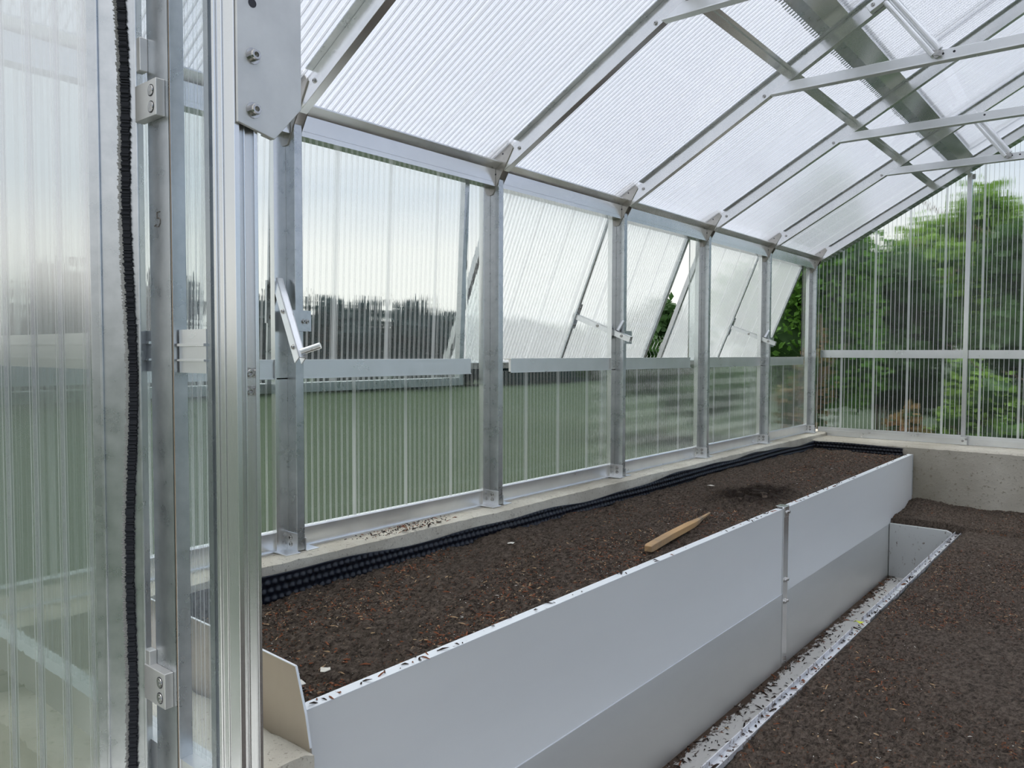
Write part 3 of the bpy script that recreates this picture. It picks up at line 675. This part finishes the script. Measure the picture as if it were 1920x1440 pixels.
# individual bits one can point at
def clod(c, r, mat, lab, cat, seed, sq=.7, name='clod'):
    rr = np.random.default_rng(seed); mb = MB(); N, K = 7, 9
    for i in range(N):
        ph = math.pi * i / (N - 1)
        for j in range(K):
            a = 2 * math.pi * j / K; q = r * (1 + rr.normal(0, .16)); mb.v.append((c[0] + q * math.sin(ph) * math.cos(a) * 1.2, c[1] + q * math.sin(ph) * math.sin(a), c[2] + q * sq * math.cos(ph)))
    for i in range(N - 1):
        for j in range(K): mb.f.append((i * K + j, i * K + (j + 1) % K, (i + 1) * K + (j + 1) % K, (i + 1) * K + j))
    return tag(obj(name, mb, mat), lab, cat)
cl_ = [(-.02, -.09, .026), (.03, .02, .03), (-.06, .08, .022), (.08, -.05, .024), (.06, .12, .02), (-.09, -.01, .018), (.02, .17, .017), (.09, .04, .02), (-.01, -.16, .018), (.10, -.13, .015)]
for j, (dx, dy, r) in enumerate(cl_):
    clod((HX + dx * .9, HY + dy, .752), r, 'soil', 'dark crumbly clod in the freshly dug spot of the raised bed', 'clod', 20 + j)['group'] = 'clods in the dug spot'
def scrap(x, y, z, lab, seed, s=.012, mat='chip_white', nm='eggshell_scrap', cat='scrap'):
    rr = np.random.default_rng(seed); mb = MB(); P = []
    for k in range(6): a = k * math.pi / 3; q = s * rr.uniform(.5, 1.1); P.append((x + q * math.cos(a) * 1.5, y + q * math.sin(a), z + rr.uniform(0, s * .7)))
    mb.v = [(x, y, z + s * .5)] + P + [(p[0], p[1], p[2] - .0015) for p in P]
    for k in range(6): j = (k + 1) % 6; mb.f += [(0, 1 + k, 1 + j), (1 + j, 1 + k, 7 + k, 7 + j)]
    mb.f.append(tuple(range(12, 6, -1))); return tag(obj(nm, mb, mat), lab, cat)
scrap(.735, 1.095, .753, 'crumpled white scrap in the bed right beside the end plate', 1, .014)
scrap(.745, 1.015, .752, 'white scrap lying near the front corner of the bed by the top edge', 2, .012)
scrap(.30, 2.30, .755, 'cream chip near the black membrane in the raised bed', 3, .013)
scrap(.33, 4.02, .758, 'pale curved twig end lying behind the dug spot', 4, .014)
scrap(1.262, 3.50, .335, 'small yellow leaf caught on the gap between the channels', 5, .017, 'yellow_leaf', 'yellow_leaf', 'leaf')
# pointed wooden stake lying on the bed
a0 = Vector((.765, 2.55, .763)); a1 = Vector((.655, 3.32, .757)); d = a1 - a0; Lk = d.length; ang = math.atan2(d.y, d.x)
t = thing('wooden_stake', 'pointed wooden stake with a soiled tip lying on the raised bed soil', 'stake', a0, rz=ang)
mb = MB(); secs = [(0, .015, .011), (.02, .017, .013), (.22, .017, .013), (.5, .016, .012), (.56, .013, .010), (.66, .008, .006), (Lk, .003, .003)]
for (x, hw, hh) in secs:
    for (p, q) in ((-1, -1), (1, -1), (1, 1), (-1, 1)): mb.v.append((x, p * hw + .002 * math.sin(x * 20), q * hh + .003 * math.sin(x * 9) - (hh - .016) * -.2))
for i in range(len(secs) - 1):
    for j in range(4): k = (j + 1) % 4; mb.f.append((i * 4 + j, i * 4 + k, i * 4 + 4 + k, i * 4 + 4 + j))
mb.f += [(3, 2, 1, 0), tuple(len(secs) * 4 - 4 + j for j in range(4))]; obj('stake', mb, 'wood', t, .002)

# ------------------------------------------------------------------ dimpled membrane between plinth and soil
def membrane(P0, P1, nrm, lab, z0=.66, ztop=None, seed=0):
    P0, P1, nrm = Vector(P0), Vector(P1), Vector(nrm); L_ = (P1 - P0).length; u = (P1 - P0) / L_
    nu = int(L_ / .0045); nv = 34; s = np.linspace(0, L_, nu); top = ztop(s); mb = MB(); V = np.zeros((nu, nv, 3))
    for j in range(nv):
        f = j / (nv - 1); z = z0 + (top - z0) * f; q = .026; row = np.floor(z / q); ph = (row % 2) * .5
        cu = (s / q + ph) % 1 - .5; cz = (z / q) % 1 - .5
        dm = np.clip(1 - (cu ** 2 + cz ** 2) / .13, 0, 1) ** .6 * .009
        off = .014 + .006 * np.sin(s * 5 + seed) + .010 * f * np.sin(s * 2.3 + 1) + dm
        if j >= nv - 2: off = .014 + .006 * np.sin(s * 5 + seed) + .010 * np.sin(s * 2.3 + 1) + .001
        for c in range(3): V[:, j, c] = P0[c] + u[c] * s + nrm[c] * off
        V[:, j, 2] = z
    mb.v = [tuple(p) for p in V.reshape(-1, 3)]
    for i in range(nu - 1):
        for j in range(nv - 1): a = i * nv + j; mb.f.append((a, a + nv, a + nv + 1, a + 1))
    o = obj('dimpled_membrane', mb, 'membrane', smooth=True); sm = o.modifiers.new('thick', 'SOLIDIFY'); sm.thickness = .0012
    tag(o, lab, 'membrane'); return o
topL = lambda s: .803 + .013 * np.sin(s * 1.9 + 1.2) + .008 * np.sin(s * 4.7) + .004 * np.sin(s * 11) + .010 * np.clip((s - 2) / 3, 0, 1)
membrane((.124, .94, 0), (.124, 6.31, 0), (1, 0, 0), 'long black dimpled membrane against the left plinth', ztop=topL)
membrane((.15, 6.325, 0), (.80, 6.325, 0), (0, -1, 0), 'short black dimpled membrane against the far plinth behind the bed', ztop=lambda s: .800 + .006 * np.sin(s * 7), seed=2)

# ------------------------------------------------------------------ door gable at the left foreground
G0 = YF
# plate with hinges, jamb, rail, gable sheet
wall = [(.0, .86), (1.19, .86), (1.19, 2.8), (.0, 2.26)]
sheet('wall_front', 'poly_front', (0, G0 + .02, 0), (1, 0, 0), (0, 0, 1), wall)['kind'] = 'structure'
wall = [(3.15, .86), (W, .86), (W, 2.26), (3.15, 2.55)]
sheet('wall_front', 'poly_front', (0, G0 + .02, 0), (1, 0, 0), (0, 0, 1), wall)['kind'] = 'structure'
mb = MB(); mb.box((.02, G0 - .005, 1.469), (1.0, G0 + .012, 1.5325)); mb.box((.02, G0 - .009, 1.512), (1.0, G0 - .005, 1.516)); mb.box((.02, G0 - .009, 1.486), (1.0, G0 - .005, 1.489))
mb.box((1.088, G0 - .005, 1.469), (1.165, G0 + .012, 1.5325)); mb.box((1.088, G0 - .009, 1.508), (1.165, G0 - .005, 1.512)); mb.box((1.088, G0 - .009, 1.486), (1.165, G0 - .005, 1.489))
tag(obj('gable_rail', mb, 'aluminium_bright'), 'aluminium cross rail of the door gable, left of the jamb', 'rail')
mb = MB(); mb.box((.0, G0 - .01, .812), (1.16, G0 + .03, .882)); tag(obj('base_profile', mb, 'aluminium_bright'), 'aluminium base profile under the door gable sheet', 'profile')
mb = MB(); mb.box((-.0, .50, -.06), (1.20, .70, .68)); 
t = thing('door_jamb', 'aluminium door jamb with grooves and bolts at the left of the doorway', 'door jamb', (1.20, G0, .84))
J = lambda x, y, z: (x - 1.20, y - G0, z - .84)
mb = MB(); mb.box(J(1.014, G0 - .012, .84), J(1.082, G0 - .006, 2.75)); mb.box(J(1.078, G0 - .012, .84), J(1.084, G0 + .01, 2.75)); hp = obj('hinge_plate', mb, 'galvanised', t, .001)
mb = MB(); mb.box(J(1.0825, G0 - .0125, .84), J(1.0842, G0 - .0118, 2.75)); obj('dirt_line', mb, 'rust', hp)
mb = MB(); mb.box(J(1.165, G0 - .004, .84), J(1.197, G0 + .03, 2.78)); mb.box(J(1.180, G0 - .007, .84), J(1.183, G0 - .004, 2.78)); obj('inner_profile', mb, 'profile_reflection', t)
mb = MB(); x1 = 1.253
mb.box(J(1.197, G0 - .010, .69), J(x1, G0 - .002, 2.80)); mb.box(J(1.197, G0 - .002, .69), J(x1 - .012, G0 + .024, 2.80)); mb.box(J(1.197, G0 + .019, .69), J(x1, G0 + .025, 2.80)); mb.box(J(1.197, G0 + .007, .69), J(x1 - .006, G0 + .010, 2.80))
mb.box(J(1.206, G0 - .013, .69), J(1.209, G0 - .010, 2.80)); mb.box(J(1.222, G0 - .012, .69), J(1.226, G0 - .010, 2.80)); jp = obj('jamb_profile', mb, 'aluminium', t, .0008)
for z in (1.471, 1.446): bolt(jp, J(x1 - .012, G0 + .0145, z), (1, 0, 0), bolt_mesh(.005, .007))
mb = MB(); mb.prism([(y - G0, z - .84) for y, z in ((G0 - .008, 2.8), (G0 - .008, 1.806), (G0 + .048, 1.794), (G0 + .092, 1.845), (G0 + .092, 2.8))], 'x', x1 + .001 - 1.2, x1 + .006 - 1.2)
mb.prism([(y - G0, z - .84) for y, z in ((G0 + .032, 2.8), (G0 + .032, 1.797), (G0 + .048, 1.794), (G0 + .048, 2.8))], 'x', x1 - .004 - 1.2, x1 + .001 - 1.2)
hb = obj('header_plate', mb, 'plate_grey', t, .0008)
for z in (1.898, 1.826): bolt(hb, J(x1 + .006, G0 + .015, z), (1, 0, 0), bolt_mesh(.0072, .010))
h = MB(); h.tube([J(x1 + .006, G0 + .015, 1.968), J(x1 + .0066, G0 + .015, 1.968)], .006, 16); obj('bolt_hole', h, 'groove_dark', hb)
# the pencilled figure 5 on the hinge plate
mb = MB(); c5 = (1.040, 1.692)
for st in ([(.010, .018), (.0, .018)], [(.0, .018), (.0, .009)], [(.0, .009), (.006, .010), (.010, .006), (.010, .001), (.005, -.004), (-.002, -.003)], [(-.008, -.002), (-.003, .0)]):
    mb.tube([J(c5[0] + a, G0 - .0124, c5[1] + b) for a, b in st], .0008, 5)
obj('pencil_five', mb, 'pencil', hp)

# door leaf, swung outwards
H = Vector((1.004, .553, 0)); dl = Vector((-.637, -.771, 0)).normalized(); nl = Vector((.771, -.637, 0)).normalized()   # nl looks at the camera
t = thing('door_1', 'greenhouse door leaf of ribbed clear sheet, swung open at the far left', 'door', H + Vector((0, 0, .60))); 
del t['category']; del t['label']; t['kind'] = 'structure'
Mx = Matrix((dl, Vector((0, 0, 1)), nl)).transposed().to_4x4(); 
if Mx.determinant() < 0: pass
def LB(name, boxes, mat, parent=None, **k):
    mb = MB()
    for (a, b) in boxes:
        mb.box(a, b)
    # local box coordinates: x along the leaf away from the hinge, y up, z towards the camera
    o = obj(name, mb, mat, parent or t, mw=Mx if parent is None else None, **k); return o
z0, z1 = 0, 2.0
st = LB('hinge_stile', [((.0, z0, -.03), (.058, z1, .0)), ((.054, z0, .0), (.058, z1, .004)), ((.0, z0, .0), (.004, z1, .003)), ((.058, z0, -.03), (.072, z1, -.004))], 'galvanised', bevel=.0008)
LB('free_stile', [((.56, z0, -.03), (.62, z1, .0))], 'galvanised')
LB('top_rail', [((.07, z1 - .05, -.03), (.56, z1, .0))], 'galvanised'); LB('bottom_rail', [((.07, z0, -.03), (.56, z0 + .05, .0))], 'galvanised')
o = LB('pane', [((.068, .03, -.020), (.57, z1 - .03, -.010))], 'poly_door')
# brush seal with a ragged edge
mb = MB(); r = np.random.default_rng(5); yy = 0; x0 = .016; wA = 0; bx_ = 0.0
N = 1000
for i in range(N):
    yq = z1 * i / N; bend = .004 * math.sin(yq * 5.1) + .0025 * math.sin(yq * 13) ; mb.box((.012 + bend + r.normal(0, .0006), yq, .0005), (.0235 + bend + r.normal(0, .0008), yq + z1 / N * 1.05, .004 + r.random() * .003))
obj('brush_seal', mb, 'brush', st)
mb = MB()
for i in range(800):
    yq = z1 * i / 800; bend = .004 * math.sin(yq * 5.1) + .0025 * math.sin(yq * 13); mb.box((.0235 + bend, yq, .0004), (.028 + bend + r.random() * .003, yq + .0016, .001 + r.random() * .0006))
obj('brush_backing', mb, 'brush_fluff', st)
# hinges on the plate
for zc, nm in ((1.873, 'upper'), (.985, 'lower')):
    mb = MB(); mb.box(J(1.004, G0 - .026, zc - .026), J(1.070, G0 - .012, zc + .028)); mb.box(J(1.0, G0 - .024, zc + .05 if nm == 'upper' else zc - .0), J(1.018, G0 - .012, zc + .10 if nm == 'upper' else zc + .05))
    hg = obj('hinge', mb, 'plate_grey', bpy.data.objects['door_jamb'], .001)
    for dz in (-.012, .012):
        sm_ = MB(); cx_, cz_ = 1.055, zc + dz
        sm_.tube([J(cx_, G0 - .0262, cz_), J(cx_, G0 - .0268, cz_)], .0088, 20); obj('screw', sm_, 'groove_dark', hg)
        sm_ = MB(); sm_.tube([J(cx_, G0 - .0264, cz_), J(cx_, G0 - .0276, cz_)], [.0078, .0074], 20); sm_.tube([J(cx_, G0 - .0276, cz_), J(cx_, G0 - .0282, cz_)], .0035, 6); obj('screw', sm_, 'bolt_steel', hg)

# white bottle-shaped door stop on the terrace, seen as a reflection in the leaf
# ------------------------------------------------------------------ trees, shrubs, fence
def leaves(mb, centers, n_, size, seed, thick=.55):
    r = np.random.default_rng(seed)
    for i in range(n_):
        c, rad = centers[r.integers(len(centers))]
        d = r.normal(size=3); d /= np.linalg.norm(d); q = r.random() ** thick
        p = Vector((c[0] + d[0] * rad[0] * q, c[1] + d[1] * rad[1] * q, c[2] + d[2] * rad[2] * q))
        if p.z < 0: continue
        u = Vector(r.normal(size=3)).normalized(); v = u.orthogonal().normalized(); v.rotate(Matrix.Rotation(r.random() * 6.28, 3, u)); s = size * r.uniform(.6, 1.3)
        w2 = u.cross(v) * s * .32; b = len(mb.v); mid = p + v * s * .5 - u * s * .08
        mb.v += [tuple(p), tuple(mid + w2), tuple(p + v * s), tuple(mid - w2)]; mb.f += [(b, b + 1, b + 2), (b, b + 2, b + 3)]
def tree(x, y, z, r, h, mat, lab, seed, n_=5000, size=.14, name='tree', cat='tree', group=None, low=.35, blobs=9):
    t = thing(name, lab, cat, (x, y, -.06), group); rr = random.Random(seed)
    tp = [Vector((0, 0, 0))]; 
    for i in range(5): tp.append(tp[-1] + Vector((rr.uniform(-.1, .1), rr.uniform(-.1, .1), h * .17)))
    mb = MB(); mb.tube(tp, [.035 * h * .5 * (1 - i * .15) for i in range(6)], 8)
    for i in range(6):
        s0 = tp[2 + i % 4]; a = rr.random() * 6.28; mb.tube([s0, s0 + Vector((math.cos(a) * r * .4, math.sin(a) * r * .4, h * .12)), s0 + Vector((math.cos(a) * r * .8, math.sin(a) * r * .8, h * .22))], [.018 * h * .4, .012 * h * .4, .004], 6)
    obj('trunk', mb, 'bark', t)
    cs = []
    for i in range(blobs):
        a = rr.random() * 6.28; q = rr.random() ** .5 * r * .65; zz = h * (low + (1 - low) * .86 * (i + .5) / blobs); sh = 1 - .45 * max(0, (zz / h - .55) / .45)
        cs.append(((math.cos(a) * q * sh, math.sin(a) * q * sh, zz), (r * .5 * sh, r * .5 * sh, h * .17)))
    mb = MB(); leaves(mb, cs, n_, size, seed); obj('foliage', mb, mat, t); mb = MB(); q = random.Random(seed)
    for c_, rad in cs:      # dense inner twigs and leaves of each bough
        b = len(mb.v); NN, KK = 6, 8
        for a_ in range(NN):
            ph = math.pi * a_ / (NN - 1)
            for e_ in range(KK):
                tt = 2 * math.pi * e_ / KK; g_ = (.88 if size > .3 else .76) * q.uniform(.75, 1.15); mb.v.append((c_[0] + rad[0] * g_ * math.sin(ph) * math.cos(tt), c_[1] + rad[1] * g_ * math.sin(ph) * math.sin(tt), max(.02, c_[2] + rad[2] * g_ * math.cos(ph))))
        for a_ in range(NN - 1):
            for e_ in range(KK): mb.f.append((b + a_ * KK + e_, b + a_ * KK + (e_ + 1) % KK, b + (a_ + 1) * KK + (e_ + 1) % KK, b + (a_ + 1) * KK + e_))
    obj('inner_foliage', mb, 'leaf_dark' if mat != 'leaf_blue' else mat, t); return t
# beyond the far gable
TR = [(-1.0, 9.5, 1.25, 3.7, 'leaf_mid', 'bright green broadleaf tree beyond the corner, seen through the open far window', .085, 16000, .36),
      (1.3, 12.2, 1.7, 3.25, 'leaf_dark', 'dark green tree in the middle behind the far gable', .16, 9000, .05),
      (-.9, 12.4, 1.5, 3.2, 'leaf_dark', 'dark tree standing behind the corner of the far gable', .16, 8000, .3),
      (3.5, 11.6, 1.6, 3.3, 'leaf_mid', 'mid green tree behind the right part of the far gable', .16, 8000, .1),
      (-.1, 15.6, 1.8, 4.3, 'leaf_light', 'pale green treetop rising above the dark trees behind the gable', .18, 7000, .45),
      (2.9, 16.0, 1.9, 4.5, 'leaf_light', 'tall pale green treetop at the right behind the gable', .18, 7000, .45),
      (-4.7, 12.6, 1.4, 2.5, 'leaf_dark', 'low dark green tree beyond the fence left of the far gable', .16, 7000, .3),
      (1.6, 18.5, 1.8, 3.4, 'leaf_dark', 'dark tree far back between the treetops behind the gable', .2, 5000, .02),
      (4.6, 18.0, 1.8, 3.6, 'leaf_dark', 'dark tree far back at the right behind the gable', .2, 5000, .02),
      (6.2, 13.5, 2.0, 4.4, 'leaf_dark', 'dark tree at the far right behind the gable', .2, 6000, .1)]
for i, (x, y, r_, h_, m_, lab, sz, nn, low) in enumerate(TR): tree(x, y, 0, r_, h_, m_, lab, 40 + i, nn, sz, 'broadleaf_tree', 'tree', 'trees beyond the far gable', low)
SH = [(-.62, 8.3, .34, 1.85, 'leaf_red', 'reddish leaved shrub at the fence beyond the far open window', .075, 1500),
      (.30, 8.6, .32, 1.05, 'leaf_red', 'rusty orange shrub low behind the left of the far gable', .07, 1500),
      (.9, 8.9, .6, 1.55, 'leaf_light', 'yellow green shrub low behind the gable, left of its upright', .08, 1700),
      (1.7, 9.2, .8, 1.3, 'leaf_mid', 'mid green shrub low behind the gable, right of its upright', .08, 1800),
      (2.7, 9.0, .8, 1.2, 'leaf_light', 'light green shrub behind the gable at the right edge', .08, 1500)]
for i, (x, y, r_, h_, m_, lab, sz, nn) in enumerate(SH): tree(x, y, 0, r_, h_, m_, lab, 70 + i, nn, sz, 'shrub', 'shrub', 'shrubs behind the far gable', .2, 7)
# far treeline to the left
rr = random.Random(11)
for i in range(18):
    y = 9 + i * 1.95; h_ = 3.95 - .055 * i + rr.uniform(-.1, .1); x = -22 - rr.uniform(0, 2)
    if i < 8: h_ += .2
    tree(x, y, 0, 1.75, h_, 'leaf_blue' if i < 13 else 'leaf_dark', 'distant blue green tree in the line seen blurred through the left wall', 90 + i, 1800, .42, 'distant_tree', 'tree', 'distant trees beyond the lawn', .08, 9)
for i in range(6):
    tree(15 + (i - 2.5) * 2.6, -21 + (i - 2.5) * 1.5, 0, 1.7, 3.4 + rr.uniform(-.3, .3), 'leaf_blue', 'distant tree behind the viewer, mirrored dark in the open door leaf', 130 + i, 900, .45, 'distant_tree', 'tree', 'trees mirrored in the door leaf', .08, 8)
# chain-link fence
t = thing('chain_link_fence', 'wavy silver chain-link fence behind the open side windows', 'fence', (-1.25, 5.2, -.06))
mb = MB(); cell = .065
for i in range(int(6.6 / cell)):
    pts = []
    for j in range(29): pts.append(((.004 if j % 2 else -.004), i * cell + (cell * .5 if j % 2 else -.006), 1.72 - j * .06))
    mb.tube(pts, .0019, 4, False)
obj('wire_mesh', mb, 'fence_wire', t)
for yy in (0.2, 3.3, 6.4):
    mb = MB(); mb.tube([(-.03, yy, 0), (-.03, yy, 1.76)], .02, 10); obj('fence_post', mb, 'galvanised', t)
